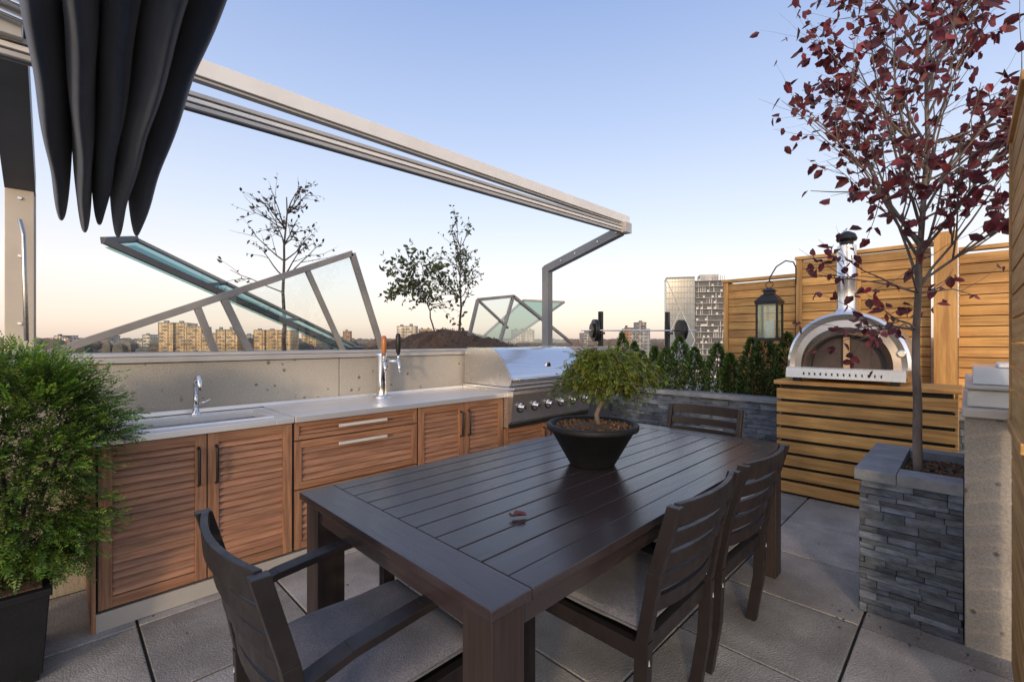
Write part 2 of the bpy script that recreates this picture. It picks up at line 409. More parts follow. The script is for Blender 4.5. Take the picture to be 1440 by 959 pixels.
# ---------------------------------------------------------------- trees
def branch(mb, p, d, L, r, depth, tips, wob=.25, up=.15, n=5, mi=0, sides=6):
    pts = [V(p)]; rad = [r]; d = V(d).normalized(); cur = V(p); dirs = [d.copy()]
    for i in range(n):
        d = (d+rdir()*wob*.5+V((0,0,up*.3))).normalized()
        cur = cur+d*L/n; pts.append(cur.copy()); rad.append(r*(1-(i+1)/n*.7)); dirs.append(d.copy())
    mb.tube(pts, rad, sides if depth > 0 else 4, mi, caps=False)
    if depth == 0:
        for i in range(1, n+1): tips.append((pts[i], dirs[i]))
        return
    k = R.randint(3, 5)
    for j in range(k):
        t = R.uniform(.3, 1.); i = min(n, max(1, int(t*n)))
        nd = (dirs[i]+rdir()*.75).normalized()
        branch(mb, pts[i], nd, L*R.uniform(.42,.66), rad[i]*.7, depth-1, tips, wob, up, 4, mi, 5)
    tips.append((pts[-1], dirs[-1]))

R.seed(21)
mb = MB('bark','leafred'); tips = []
trunk = [V((3.18,.18,.66))]
for i in range(14):
    trunk.append(trunk[-1]+V((R.uniform(-.012,.014),R.uniform(-.014,.012),.19)))
mb.tube(trunk, [.021-.0012*i for i in range(15)], 10, 0, caps=False)
for i in range(30):
    t = .36+.64*R.random()**1.25; k = min(13, int(t*14)); p = trunk[k].lerp(trunk[k+1], R.random())
    az = i*2.4+R.uniform(-.4,.4)
    el = R.uniform(.72,1.25)
    dd = V((math.cos(az)*math.cos(el), math.sin(az)*math.cos(el), math.sin(el)))
    L = R.uniform(.6,1.0)*(1.2-.45*t)
    branch(mb, p, dd, L, .0080*(1.25-.6*t), 2, tips, .35, .12)
for i in range(15):
    az = i*2.4+1.1; el = R.uniform(.0,.55); p = trunk[R.randint(4,9)]
    dd = V((math.cos(az)*math.cos(el), math.sin(az)*math.cos(el), math.sin(el)))
    branch(mb, p, dd, R.uniform(.40,.62), .006, 1, tips, .45, .05)
for p, d in tips:
    cl = mn.noise(p*2.6)
    if R.random() < .62+.75*cl:
        for q in range(R.choice([1,2,2,3])):
            dd = (d*.3+rdir()*.7+V((0,0,-.55))).normalized()
            l = R.uniform(.034,.072)
            c = vc(.35); c = (c[0]*R.uniform(.8,1.8), c[1]*R.uniform(.8,1.4), c[2])
            mb.leaf(p+rdir()*.014, dd, rdir(), l, l*R.uniform(.5,.70), 1, c, R.uniform(.05,.35))
mb.build('plum_leaf_tree')

def small_tree(name, base, top, crown0, spread, nb, leafm, prob, lsize, lean=(0,0), flat=0, depth=1):
    mb = MB('barkd', leafm); tips = []
    base = V(base); H = top-base.z; n = 10; pts = [base]
    for i in range(n):
        pts.append(pts[-1]+V((lean[0]*H/n+R.uniform(-.02,.02), lean[1]*H/n+R.uniform(-.02,.02), H/n)))
    mb.tube(pts, [.024*H/1.8*(1-.75*i/n) for i in range(n+1)], 7, 0, caps=False)
    for i in range(nb):
        t = R.uniform(crown0, 1.); k = min(n-1, int(t*n)); p = pts[k]
        az = i*2.4+R.uniform(-.5,.5); el = R.uniform(.1,.5) if flat else R.uniform(.45,1.1)
        dd = V((math.cos(az)*math.cos(el), math.sin(az)*math.cos(el), math.sin(el)))
        branch(mb, p, dd, spread*R.uniform(.6,1.1)*(1.15-.5*t), .009*H/1.8, depth, tips, .4, .1 if not flat else 0)
    for p, d in tips:
        for q in range(2):
            if R.random() < prob:
                dd = (d*.4+rdir()*.8+V((0,0,-.3))).normalized(); l = lsize*R.uniform(.6,1.2)
                mb.leaf(p+rdir()*.012, dd, rdir(), l, l*.5, 1, vc(.4))
    return mb.build(name)
small_tree('sparse_tree', (1.83,5.5,1.19), 3.0, .40, .70, 18, 'leafdark', .42, .06, depth=1)
small_tree('windswept_tree', (3.95,5.5,1.4), 2.40, .50, .80, 24, 'leafgreen', 1., .08, lean=(-.22,.12), flat=1)
small_tree('sparse_tree', (4.50,5.7,1.4), 3.0, .35, .68, 24, 'leafgreen', .70, .06)

# ---------------------------------------------------------------- skylights
def P(x, z, yy=4.3): return (x, yy, z)
mb = MB('alus','glass')
fr = [(-.114,1.24),(2.063,2.225),(2.40,1.24)]
mb.beam(P(*fr[0]),P(*fr[1]),.05,.055); mb.beam(P(*fr[1]),P(*fr[2]),.05,.055); mb.beam(P(-.2,1.235),P(2.45,1.235),.06,.05)
mb.beam(P(.774,1.655),P(.91,1.25),.045,.05); mb.beam(P(.952,1.735),P(1.16,1.25),.045,.055); mb.beam(P(1.631,2.01),P(1.98,1.25),.04,.045)
mb.add([P(-.05,1.25,4.31),P(2.05,2.2,4.31),P(2.38,1.25,4.31)],[(0,1,2)],1)
mb.build('skylight_frame', .004)
mb = MB('alus','tealglass','alud')
A = V((.461,4.9,2.207)); B = V((2.46,4.9,1.27)); C = V((2.12,4.5,1.27)); Dd = V((.247,4.5,2.10))
mb.beam(A,B,.03,.035,0); mb.beam(Dd,C,.05,.05,2); mb.beam(A,Dd,.05,.05,2); mb.beam(B,C,.05,.05,2)
for t in (.33,.66): mb.beam(A.lerp(B,t),Dd.lerp(C,t),.03,.03,2)
mb.add([A,B,C,Dd],[(0,1,2,3)],1)
mb.add([p+V((0,0,-.05)) for p in (A,B,C,Dd)],[(0,1,2,3)],1)
mb.build('skylight_hatch', .003)
mb = MB('alus','glass'); q = .8167; y = 4.9
def Q(x,z): return (x*q, y, 1.36+(z-1.36)*q)
mb.beam(Q(4.893,1.2),Q(5.163,2.075),.04,.045); mb.beam(Q(5.163,2.075),Q(6.036,2.198),.04,.045); mb.beam(Q(6.036,2.198),Q(7.84,1.30),.04,.045)
mb.beam(Q(6.036,2.198),Q(5.64,1.2),.04,.04); mb.beam(Q(5.163,2.075),Q(5.9,1.6),.03,.03); mb.beam(Q(4.85,1.2),Q(7.9,1.2),.04,.04)
mb.add([(Q(4.9,1.2)[0],y+.01,Q(4.9,1.2)[2]),(Q(5.163,2.07)[0],y+.01,Q(5.163,2.07)[2]),(Q(6.03,2.19)[0],y+.01,Q(6.03,2.19)[2]),(Q(7.8,1.25)[0],y+.01,Q(7.8,1.25)[2])],[(0,1,2,3)],1)
mb.build('skylight_frame', .003)
mb = MB('alus','tealglass')
A = V((4.9,5.2,1.25)); B = V((6.55,5.2,2.07)); C = V((6.0,5.7,2.10)); Dd = V((4.75,5.7,1.25))
for a, b in ((A,B),(B,C),(C,Dd)): mb.beam(a,b,.035,.035)
mb.add([A,B,C,Dd],[(0,1,2,3)],1); mb.build('skylight_hatch', .003)

# ---------------------------------------------------------------- awning frame + canopy
mb = MB('white','alu','alud','chrome','steel')
yb = 2.52
mb.box((-.25,yb-.035,2.575),(4.22,yb+.035,2.655),0)
mb.box((-.25,yb-.020,2.560),(4.22,yb+.020,2.573),1)
for k, (zz, hh) in enumerate(((2.455,.02),(2.482,.02),(2.509,.02))):
    mb.beam((-.25,yb-.005*k,zz-.035),(4.12,yb-.005*k,zz+.03),.05,hh,1 if k != 1 else 0)
mb.beam((-.25,yb+.005,2.447),(4.12,yb+.005,2.512),.03,.075,2)
X = 4.14
mb.box((X-.06,yb-.07,2.47),(X+.06,yb+.06,2.572),1)
mb.beam((X,yb+.02,2.50),(X,3.56,2.21),.085,.09,1,(.45,.48,.53))
mb.box((X-.045,3.50,1.287),(X+.045,3.59,2.24),1,(.45,.48,.53))
mb.box((X-.075,3.47,1.286),(X+.075,3.62,1.30),1)
for yy in (3.3,3.1,2.8): mb.tube([(X-.05,yy,2.21+(3.56-yy)*.28),(X-.043,yy,2.21+(3.56-yy)*.28)],.01,8,3)
X = -.135
mb.box((X-.055,yb-.07,2.47),(X+.045,yb+.06,2.572),1)
mb.beam((X,yb+.02,2.53),(X,3.54,2.19),.11,.13,2)  # arm lies in shadow; that shade is put into its dark colour
mb.box((X-.055,3.475,1.287),(X+.05,3.585,2.18),0,(.72,.66,.58))
mb.box((X+.052,3.50,1.3),(X+.056,3.56,2.15),1)
mb.box((X-.09,3.44,1.286),(X+.08,3.62,1.31),1)
for zz in (1.45,1.8,2.1): mb.tube([(X,3.476,zz),(X,3.468,zz)],.009,8,3)
for zz, rr in ((2.62,.022),(2.56,.016),(2.51,.012)):
    mb.tube([(-.9,yb-.10,zz+.12),(-.02,yb-.10,zz)],rr,10,3)
mb.tube([(-.06,2.42,2.5),(-.05,2.42,2.44),(-.03,2.42,2.42),(-.01,2.42,2.44),(-.02,2.42,2.49)],.008,6,3)
mb.tube([(-.11,3.40,1.36),(-.12,3.40,1.9),(-.135,3.43,1.98)],.010,8,4,(.5,.5,.5))
mb.box((-.25,-2.1,2.575),(4.22,-2.03,2.655),0)
mb.box((-.2,-2.02,2.60),(-.13,yb-.04,2.65),1)
mb.box((4.0,-2.11,-.01),(4.09,-2.02,2.57),1); mb.box((-.2,-2.11,-.01),(-.11,-2.02,2.57),1)
mb.build('awning_frame', .003)

def zb(yv):
    pts = [(-2.0,2.05),(-.5,2.16),(.6,2.14),(1.14,2.085),(1.43,2.04),(1.75,1.965),(2.1,1.88),(2.35,1.815),(2.44,1.79),(2.5,1.81)]
    for (a,za),(b,zb_) in zip(pts,pts[1:]):
        if yv <= b: t = (yv-a)/(b-a); return za+(zb_-za)*t
    return pts[-1][1]
mb = MB('fabric'); nl = 5; nt_ = 30; ny = 90; vs = []; fs = []
ys = [-2.0+ (4.5)*(1-(1-i/ny)**1.35) for i in range(ny+1)]
offs = [.02,-.012,.015,-.02,.0]
cnt = nl*nt_+1
for yv in ys:
    x0 = -.085+.075*max(0,min(1,(yv-1.1)/1.4)); x1 = .285-.03*max(0,(yv-1.6))
    end = max(0, min(1, (yv-2.34)/.16)); endc = math.sqrt(max(0,1-end**2))
    for k in range(cnt):
        i = min(nl-1, k//nt_); t = (k-i*nt_)/nt_
        prof = abs(math.sin(math.pi*t))**.30
        zbot = zb(yv)+offs[i]+.006*math.sin(yv*4+i*2)
        zbot += (1-endc)*.05
        ztop = 2.50
        xx = x0+(x1-x0)*(i+.5+(t-.5)*(.98+.06*prof))/nl
        xx += .006*math.sin(yv*2.6+i*1.7)*prof + .0025*math.sin(yv*13+i*3+prof*5)*prof
        vs.append((xx, yv, ztop-(ztop-zbot)*prof))
for a in range(ny):
    for k in range(cnt-1):
        i0 = a*cnt+k; fs.append((i0,i0+1,i0+cnt+1,i0+cnt))
mb.add(vs, fs, 0, (1,1,1), True)
for i in range(nl):
    base = ny*cnt+i*nt_
    loop = [vs[base+j] for j in range(nt_+1)]
    for j in range(nt_//2):
        a, b, c, d = loop[j], loop[j+1], loop[nt_-j-1], loop[nt_-j]
        mb.add([a,b,c,d],[(0,1,2,3)] if j < nt_//2-1 else [(0,1,3)],0,(1,1,1),True)
ob = mb.build('retracted_canopy_fabric')
so = ob.modifiers.new('s','SOLIDIFY'); so.thickness = .003

# ---------------------------------------------------------------- outdoor kitchen cabinets
FY = 2.86
mb = MB('cabwoodX','cabwoodZ','alu','black','chrome','alud')
x0c, w = .128, .876
mb.box((x0c+.004,FY+.03,.09),(x0c+3*w+.0,3.44,.868),5)
mb.box((x0c,FY+.004,.001),(x0c+3*w,FY+.03,.085),2)
mb.box((x0c-.016,FY+.002,.001),(x0c,3.44,.885),1)
def door(xa, xb, za, zb_, louv=True, fw=.05):
    y0 = FY
    mb.box((xa,y0,za),(xa+fw,y0+.022,zb_),1,vc(.08)); mb.box((xb-fw,y0,za),(xb,y0+.022,zb_),1,vc(.08))
    mb.box((xa+fw,y0,zb_-fw),(xb-fw,y0+.022,zb_),0,vc(.08)); mb.box((xa+fw,y0,za),(xb-fw,y0+.022,za+fw),0,vc(.08))
    h = zb_-za-2*fw; n = max(2, round(h/.038)); p = h/n
    for i in range(n):
        z = za+fw+i*p; c = vc(.16)
        a, b = xa+fw, xb-fw
        mb.add([(a,y0+.004,z+.004),(b,y0+.004,z+.004),(b,y0+.021,z+p-.001),(a,y0+.021,z+p-.001),
                (a,y0+.028,z+.004),(b,y0+.028,z+.004),(b,y0+.028,z+p-.001),(a,y0+.028,z+p-.001)],
               [(0,1,2,3),(4,0,3,7),(1,5,6,2),(0,4,5,1),(3,2,6,7)],0,c)
for ci in (0, 2):
    a = x0c+ci*w+.008; b = a+w-.016; m = (a+b)/2
    door(a, m-.003, .10, .866); door(m+.003, b, .10, .866)
    for hx in (m-.040, m+.040):
        mb.tube([(hx,FY-.001,.60),(hx,FY-.03,.61),(hx,FY-.03,.79),(hx,FY-.001,.80)],.0075,8,3)
a = x0c+w+.008; b = a+w-.016
for za, zz in ((.10,.455),(.463,.752),(.760,.866)):
    fw = .04 if zz-za > .15 else .026
    door(a, b, za, zz, True, fw)
    hz = zz-.045
    m = (a+b)/2
    mb.box((m-.17,FY-.034,hz-.009),(m+.17,FY-.024,hz+.009),2,(1.6,1.6,1.6))
    for hx in (m-.15,m+.15): mb.box((hx-.006,FY-.023,hz-.006),(hx+.006,FY-.0005,hz+.006),2)
ga, gb = x0c+3*w, x0c+3*w+1.13
mb.box((ga+.002,FY+.03,.09),(gb,3.44,.60),5); mb.box((ga+.002,FY+.004,.001),(gb,FY+.03,.085),2)
m = (ga+gb)/2
door(ga+.01, m-.003, .10, .595); door(m+.003, gb-.01, .10, .595)
for hx in (m-.04,m+.04): mb.tube([(hx,FY-.001,.40),(hx,FY-.03,.41),(hx,FY-.03,.53),(hx,FY-.001,.54)],.0075,8,3)
mb.build('outdoor_kitchen_cabinets', .0025)

mb = MB('steelc','steelv')
z0, z1 = .872, .905; xa, xb = x0c-.02, x0c+3*w-.002; ya, yb2 = FY-.025, 3.445
sx0, sx1, sy0, sy1 = .23, .90, 2.95, 3.27
mb.box((xa,ya,z0),(sx0,yb2,z1)); mb.box((sx1,ya,z0),(1.0,yb2,z1)); mb.box((sx0,ya,z0),(sx1,sy0,z1)); mb.box((sx0,sy1,z0),(sx1,yb2,z1))
mb.box((1.006,ya-.006,z0),(xb,yb2,z1+.004))
zb0 = .72
mb.box((sx0,sy0,zb0),(sx1,sy1,zb0+.004),1)
mb.box((sx0-.004,sy0-.004,zb0),(sx0,sy1+.004,z0-.001),1); mb.box((sx1,sy0-.004,zb0),(sx1+.004,sy1+.004,z0-.001),1)
mb.box((sx0,sy0-.004,zb0),(sx1,sy0,z0-.001),1); mb.box((sx0,sy1,zb0),(sx1,sy1+.004,z0-.001),1)
for lo, hi in (((sx0-.02,sy0-.02,z1),(sx1+.02,sy0,z1+.007)),((sx0-.02,sy1,z1),(sx1+.02,sy1+.02,z1+.007)),
               ((sx0-.02,sy0,z1),(sx0,sy1,z1+.007)),((sx1,sy0,z1),(sx1+.02,sy1,z1+.007))): mb.box(lo, hi)
mb.box((xa,3.425,z1+.005),(xb,3.444,z1+.03),0)
mb.build('steel_countertop_sink', .002)

mb = MB('chrome'); fx, fy = .60, 3.33
mb.lathe([(0,.0),(.028,.0),(.028,.012),(.018,.02),(.014,.05),(.0,.05)],(fx,fy,.905),20)
pts = [(fx,fy,.93),(fx,fy,1.09)]
for k in range(9):
    t = math.pi*k/8; pts.append((fx+.0, fy-.055+.055*math.cos(t), 1.09+.055*math.sin(t)))
pts += [(fx,fy-.11,1.07)]
mb.tube(pts,.0125,12); mb.tube([(fx+.012,fy,.975),(fx+.05,fy,.985),(fx+.075,fy-.01,1.0)],[.008,.006,.005],8)
mb.build('sink_faucet')

mb = MB('chrome','handle_orange','black'); tx, ty = 1.83, 3.30
mb.lathe([(0,0),(.075,0),(.075,.012),(.042,.02),(.040,.03),(.040,.33),(.044,.335),(.044,.35),(.0,.36)],(tx,ty,.909),28)
for dx, mi, hh in ((-.035,1,.15),(.09,2,.17)):
    bx = tx+dx
    mb.tube([(tx+dx*.3,ty-.03,1.20),(bx,ty-.10,1.20)],.013,10,0)
    mb.tube([(bx,ty-.10,1.205),(bx,ty-.115,1.15),(bx,ty-.125,1.11)],[.014,.011,.008],10,0)
    mb.tube([(bx,ty-.10,1.205),(bx,ty-.10,1.25)],.009,8,0)
    mb.lathe([(0,0),(.010,0),(.018,.03),(.022,hh*.6),(.020,hh*.9),(.012,hh),(0,hh)],(bx,ty-.10,1.25),14,mi)
mb.build('beer_tap_tower')

# ---------------------------------------------------------------- built-in grill
mb = MB('steel','steelv','black','chrome')
gx0, gx1 = ga+.0, gb+.0
mb.box((gx0,2.80,.605),(gx1,3.43,.935),1)
mb.prism([(2.80,.645),(2.765,.66),(2.735,.90),(2.74,.93),(2.80,.935)],'X',gx0-.006,gx1+.006,1,(.72,.72,.74))
mb.box((gx0-.004,2.775,.607),(gx1+.004,2.80,.64),2)
mb.box((gx0-.012,2.72,.937),(gx1+.012,3.435,.958),0)
hood = [(2.80,.962),(2.775,.985),(2.772,1.02),(2.79,1.06)]
for k in range(1,9):
    t = k/8; hood.append((2.79+.27*t, 1.06+.235*math.sin(t*math.pi/2)**.9))
hood += [(3.36,1.295),(3.40,1.26),(3.41,.962)]
mb.prism(hood,'X',gx0+.03,gx1-.03,0)
mb.prism([(a, b+.004) if b > .97 else (a,b) for a,b in hood],'X',gx0+.008,gx0+.028,1)
mb.prism([(a, b+.004) if b > .97 else (a,b) for a,b in hood],'X',gx1-.028,gx1-.008,1)
mb.tube([(gx0+.06,2.725,1.03),(gx1-.06,2.725,1.03)],.013,12,3)
for hx in (gx0+.09,gx1-.09): mb.tube([(hx,2.725,1.03),(hx,2.785,1.03)],.010,8,3)
mb.lathe([(0,-.004),(.032,-.004),(.036,.0),(.036,.02)],((gx0+gx1)/2,2.83,1.13),20,3,axis='Y')
for k in range(6):
    kx = gx0+.10+k*(gx1-gx0-.20)/5
    mb.lathe([(.039,-.008),(.050,-.006),(.050,.02)],(kx,2.752,.785),22,2,axis='Y')
    mb.lathe([(0,-.052),(.020,-.052),(.023,-.046),(.025,-.012),(.038,-.010),(.040,.0),(.040,.02)],(kx,2.752,.785),22,3,axis='Y')
    mb.box((kx-.003,2.696,.775),(kx+.003,2.702,.806),2)
mb.build('built_in_grill', .003)

mb = MB('alud','steel'); mb.box((gb+.03,2.92,.001),(gb+.62,3.43,.90)); mb.box((gb+.025,2.89,.902),(gb+.63,3.44,.93),1); mb.build('side_counter', .003)

# ---------------------------------------------------------------- dining table
mb = MB('table','tabley','tablez','joint_gap')
tx0, tx1, ty0, ty1, tz = .687, 3.03, .752, 1.893, .755
th = .028; ew = .135; sw = .085
mb.box((tx0,ty0,tz-th),(tx0+ew,ty1,tz),1,vc(.05)); mb.box((tx1-ew,ty0,tz-th),(tx1,ty1,tz),1,vc(.05))
mb.box((tx0+ew+.002,ty0,tz-th),(tx1-ew-.002,ty0+sw,tz),0,vc(.05)); mb.box((tx0+ew+.002,ty1-sw,tz-th),(tx1-ew-.002,ty1,tz),0,vc(.05))
npk = 9; ww = (ty1-ty0-2*sw)/npk
for i in range(npk):
    y0 = ty0+sw+i*ww
    mb.box((tx0+ew+.003,y0+.0028,tz-th),(tx1-ew-.003,y0+ww-.0028,tz-.001),0,vc(.07))
mb.box((tx0+.02,ty0+.02,tz-.045),(tx1-.02,ty1-.02,tz-th-.002),3,(.3,.3,.3))  # near-black sheet added under the planks so the gaps look shaded
mb.box((tx0+.03,ty0+.03,tz-.10),(tx1-.03,ty0+.055,tz-.047),0); mb.box((tx0+.03,ty1-.055,tz-.10),(tx1-.03,ty1-.03,tz-.047),0)
mb.box((tx0+.03,ty0+.056,tz-.10),(tx0+.055,ty1-.056,tz-.047),1); mb.box((tx1-.055,ty0+.056,tz-.10),(tx1-.03,ty1-.056,tz-.047),1)
for lx in (tx0+.025, tx1-.125):
    for ly in (ty0+.025, ty1-.125):
        mb.box((lx-.004,ly-.004,.001),(lx+.104,ly+.104,tz-.046),2,vc(.06))
mb.build('dining_table', .0022)

mb = MB('leafred')
mb.leaf((1.10,1.10,.760),(.8,-.5,.0),(0,0,1),.055,.045,0,(1.0,1.5,.9),.3)
mb.leaf((1.12,1.09,.763),(.2,-.9,.15),(0,0,1),.035,.03,0,(.9,1.4,.9),.3)
mb.leaf((1.11,1.10,.762),(-.8,-.3,.15),(0,0,1),.03,.03,0,(.9,1.4,.9),.3)
mb.build('fallen_leaf')
mb = MB('leafdark')
for k in range(60):
    x, y = R.choice([(R.uniform(-.3,.8),R.uniform(2.3,2.85)),(R.uniform(3,4.6),R.uniform(.0,2.6)),(R.uniform(2.6,2.86),R.uniform(-.1,.5)),(R.uniform(1,3),R.uniform(2.1,2.85))])
    a = R.uniform(0,6.3); mb.leaf((x,y,.006),(math.cos(a),math.sin(a),.1),(0,0,1),R.uniform(.008,.022),R.uniform(.006,.016),0,vc(.5,1.5),.3)
mb.build('fallen_leaves_floor')

# ---------------------------------------------------------------- chairs
def chair(arms, loc, rotz):
    mb = MB('chair','cushion')
    hw = .27
    def post(x):
        prof = [(-.20,0),(-.235,.22),(-.245,.44),(-.285,.66),(-.345,.875)]
        for (a,za),(b,zb_) in zip(prof,prof[1:]):
            t = .046 if za < .4 else .040
            mb.add([(x-.016,a-t/2,za),(x+.016,a-t/2,za),(x+.016,a+t/2,za),(x-.016,a+t/2,za),
                    (x-.016,b-t/2,zb_),(x+.016,b-t/2,zb_),(x+.016,b+t/2,zb_),(x-.016,b+t/2,zb_)],
                   [(0,3,2,1),(4,5,6,7),(0,1,5,4),(1,2,6,5),(2,3,7,6),(3,0,4,7)],0)
    post(-hw+.016); post(hw-.016)
    ft = .645 if arms else .41
    for sx in (-1,1):
        x = sx*(hw-.018)
        mb.box((x-.018,.215,.001),(x+.018,.26,ft),0)
        mb.beam((x,-.22,.40),(x,.215,.405),.03,.055,0)
        if arms:
            pts = [(-.262,.60),(-.15,.628),(.05,.648),(.27,.655)]
            for (a,za),(b,zb_) in zip(pts,pts[1:]): mb.beam((x,a,za),(x,b+.002,zb_),.052,.022,0)
    mb.box((-hw+.036,.222,.375),(hw-.036,.25,.43),0); mb.box((-hw+.034,-.245,.375),(hw-.034,-.215,.43),0)
    mb.box((-hw+.034,-.213,.405),(hw-.034,.220,.42),0)
    for z, h in ((.545,.048),(.617,.048),(.689,.048),(.761,.048),(.845,.068)):
        yb_ = -.258 if z < .58 else -.285-(z-.66)*.28 if z > .66 else -.27
        n = 10; vs = []; fs = []
        for i in range(n+1):
            u = -1+2*i/n; x = u*(hw-.033); yy = yb_-.035*(1-u*u)
            for (dy, dz) in ((-.009,-h/2),(.009,-h/2),(.009-.25*h*.3,h/2),(-.009-.25*h*.3,h/2)):
                vs.append((x, yy+dy, z+dz))
        for i in range(n):
            for k in range(4):
                fs.append((i*4+k,i*4+(k+1)%4,(i+1)*4+(k+1)%4,(i+1)*4+k))
        fs += [(3,2,1,0),(n*4,n*4+1,n*4+2,n*4+3)]
        mb.add(vs, fs, 0, vc(.05))
    n = 14; vs = []; fs = []
    cx, cy0, cy1 = hw-.030, -.225, .275
    for side in (0,1):
        for i in range(n+1):
            for j in range(n+1):
                u, v = -1+2*i/n, -1+2*j/n
                uu = math.copysign(1-(1-abs(u))**1.5, u); vv = math.copysign(1-(1-abs(v))**1.5, v)
                e = (max(0,1-abs(uu)**7)*max(0,1-abs(vv)**7))**.45
                z = .452+(.030 if side else -.026)*e+(.012*e*mn.noise(V((u*2+loc[0],v*2,side))))
                vs.append((uu*cx*(1-.01*abs(v)), (cy0+cy1)/2+vv*(cy1-cy0)/2, z))
    st = (n+1)*(n+1)
    for side in (0,1):
        for i in range(n):
            for j in range(n):
                a = side*st+i*(n+1)+j; f = (a,a+n+1,a+n+2,a+1)
                fs.append(f if side else f[::-1])
    mb.add(vs, fs, 1, (1,1,1), True)
    r = .452
    pts = [(-cx,cy0,r),(cx,cy0,r),(cx,cy1,r),(-cx,cy1,r),(-cx,cy0,r)]
    mb.tube(pts,.005,6,1,(.8,.8,.8))
    for sx in (-1,1):
        mb.tube([(sx*(cx-.01),cy0,.455),(sx*(cx+.01),cy0-.035,.47),(sx*(cx+.022),cy0-.03,.43),(sx*(cx+.02),cy0-.04,.37)],[.006,.007,.006,.004],5,1,(2.2,2.2,2.2))
    mb.build('patio_armchair' if arms else 'patio_chair', .004, loc, rotz)
chair(True, (.64,1.29,0), -math.pi/2)
chair(False, (1.53,.955,0), .02)
chair(False, (2.16,.955,0), -.02)
chair(True, (3.06,1.38,0), math.pi/2)

# ---------------------------------------------------------------- plants
def spray(mb, p, d, L, nn, nl, nw, mi, col, droop=.3):
    d = V(d).normalized(); side = d.cross(V((0,0,1)))
    if side.length < .1: side = d.cross(V((1,0,0)))
    side.normalize(); cur = V(p)
    tw = R.uniform(-.6,.6); upv = side.cross(d); side = (side*math.cos(tw)+upv*math.sin(tw)).normalized()
    for i in range(nn):
        d = (d+V((0,0,-droop/nn))).normalized(); cur = cur+d*L/nn
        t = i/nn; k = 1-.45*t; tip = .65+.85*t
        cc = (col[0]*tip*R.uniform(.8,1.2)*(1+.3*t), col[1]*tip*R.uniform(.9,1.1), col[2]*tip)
        for sgn in (-1,1):
            nd = (d*.65+side*sgn*.8+rdir()*.18).normalized()
            mb.quad(cur, nd, d.cross(side)+rdir()*.4, nl*k*R.uniform(.8,1.15), nw, mi, cc)
    mb.quad(cur, d, rdir(), nl, nw, mi, col)

mb = MB('pot','soil')
px0, px1, py0, py1 = -.46, -.02, 2.60, 3.04
def taper(x0,x1,y0,y1,z0,z1,e,mi=0):
    mb.add([(x0+e,y0+e,z0),(x1-e,y0+e,z0),(x1-e,y1-e,z0),(x0+e,y1-e,z0),(x0,y0,z1),(x1,y0,z1),(x1,y1,z1),(x0,y1,z1)],
           [(0,3,2,1),(4,5,6,7),(0,1,5,4),(1,2,6,5),(2,3,7,6),(3,0,4,7)],mi)
taper(px0,px1,py0,py1,.03,.34,.02); mb.box((px0-.008,py0-.008,.342),(px1+.008,py1+.008,.372),0)
for a in (px0+.03,px1-.08):
    for b in (py0+.03,py1-.08): mb.box((a,b,.001),(a+.05,b+.05,.032))
mb.box((px0+.02,py0+.02,.373),(px1-.02,py1-.02,.38),1)
mb.build('square_planter', .004)
mb = MB('barkd','yew')
C = V((-.13,2.84,.84))
for i in range(10):
    a = R.uniform(0,6.3); tgt = C+V((math.cos(a)*.2,math.sin(a)*.2,R.uniform(-.1,.25)))
    mb.tube([(C.x-.08+R.uniform(-.06,.06),C.y-.06,.375),(C.x+math.cos(a)*.08,C.y+math.sin(a)*.08,.6),tgt],[.012,.009,.004],5,0)
lobes = []
for i in range(70):
    dd = rdir()
    rr = V((.27,.25,.40)); lobes.append((C+V((dd.x*rr.x,dd.y*rr.y,dd.z*rr.z-.02)), R.uniform(.08,.14)))
for i in range(5200):
    if i % 4 == 0:
        p = C+V((R.uniform(-.22,.22),R.uniform(-.22,.22),R.uniform(-.45,.36))); q = .3; dd = rdir()
    else:
        lc_, lr = lobes[R.randrange(len(lobes))]; dd = rdir(); q = R.random()**.4
        p = lc_+dd*lr*q
    if p.z < .40: p.z = .40+R.random()*.10
    if p.x > .07 and p.z < .90 and p.y > 2.76: continue
    if p.y > 3.36: continue
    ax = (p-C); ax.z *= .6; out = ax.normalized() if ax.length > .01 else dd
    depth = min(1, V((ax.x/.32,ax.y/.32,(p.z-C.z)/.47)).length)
    sh = (.22+.95*depth**2)*(.8+.35*dd.z)*(.55+.6*q)  # inner sprays darker, lobe tops lighter: shading put into the needle colour
    sd = (out*.8+dd*.5+V((0,0,.30))+rdir()*.35).normalized()
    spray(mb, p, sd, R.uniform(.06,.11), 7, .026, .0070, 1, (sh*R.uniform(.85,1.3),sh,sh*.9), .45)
mb.build('yew_shrub')

mb = MB('pot','soil'); bc = (1.87,1.31,.756)
mb.lathe([(0,.0),(.105,.0),(.112,.006),(.205,.170),(.222,.172),(.225,.178),(.225,.196),(.220,.200),(.206,.200),(.200,.175),(.15,.165),(0,.172)],bc,48,0)
prof = [(.202,.172),(.15,.180),(.08,.190),(0,.194)]
mb.lathe(prof,bc,30,1)
for k in range(500):
    a = R.uniform(0,6.3); r = .19*math.sqrt(R.random())
    mb.quad((bc[0]+r*math.cos(a),bc[1]+r*math.sin(a),bc[2]+.18),V((R.uniform(-1,1),R.uniform(-1,1),.4)),rdir(),R.uniform(.012,.028),.010,1,vc(.6,1.7))
mb.build('bowl_planter')
mb = MB('bark','feather')
b0 = V((bc[0]+.03,bc[1]-.02,bc[2]+.18))
tr = [b0, b0+V((-.008,.01,.06)), b0+V((.012,-.01,.13)), b0+V((.004,-.01,.21)), b0+V((.02,-.02,.30))]
mb.tube(tr,[.014,.012,.011,.009,.007],8,0)
rt = V((.7071,-.7071,0))
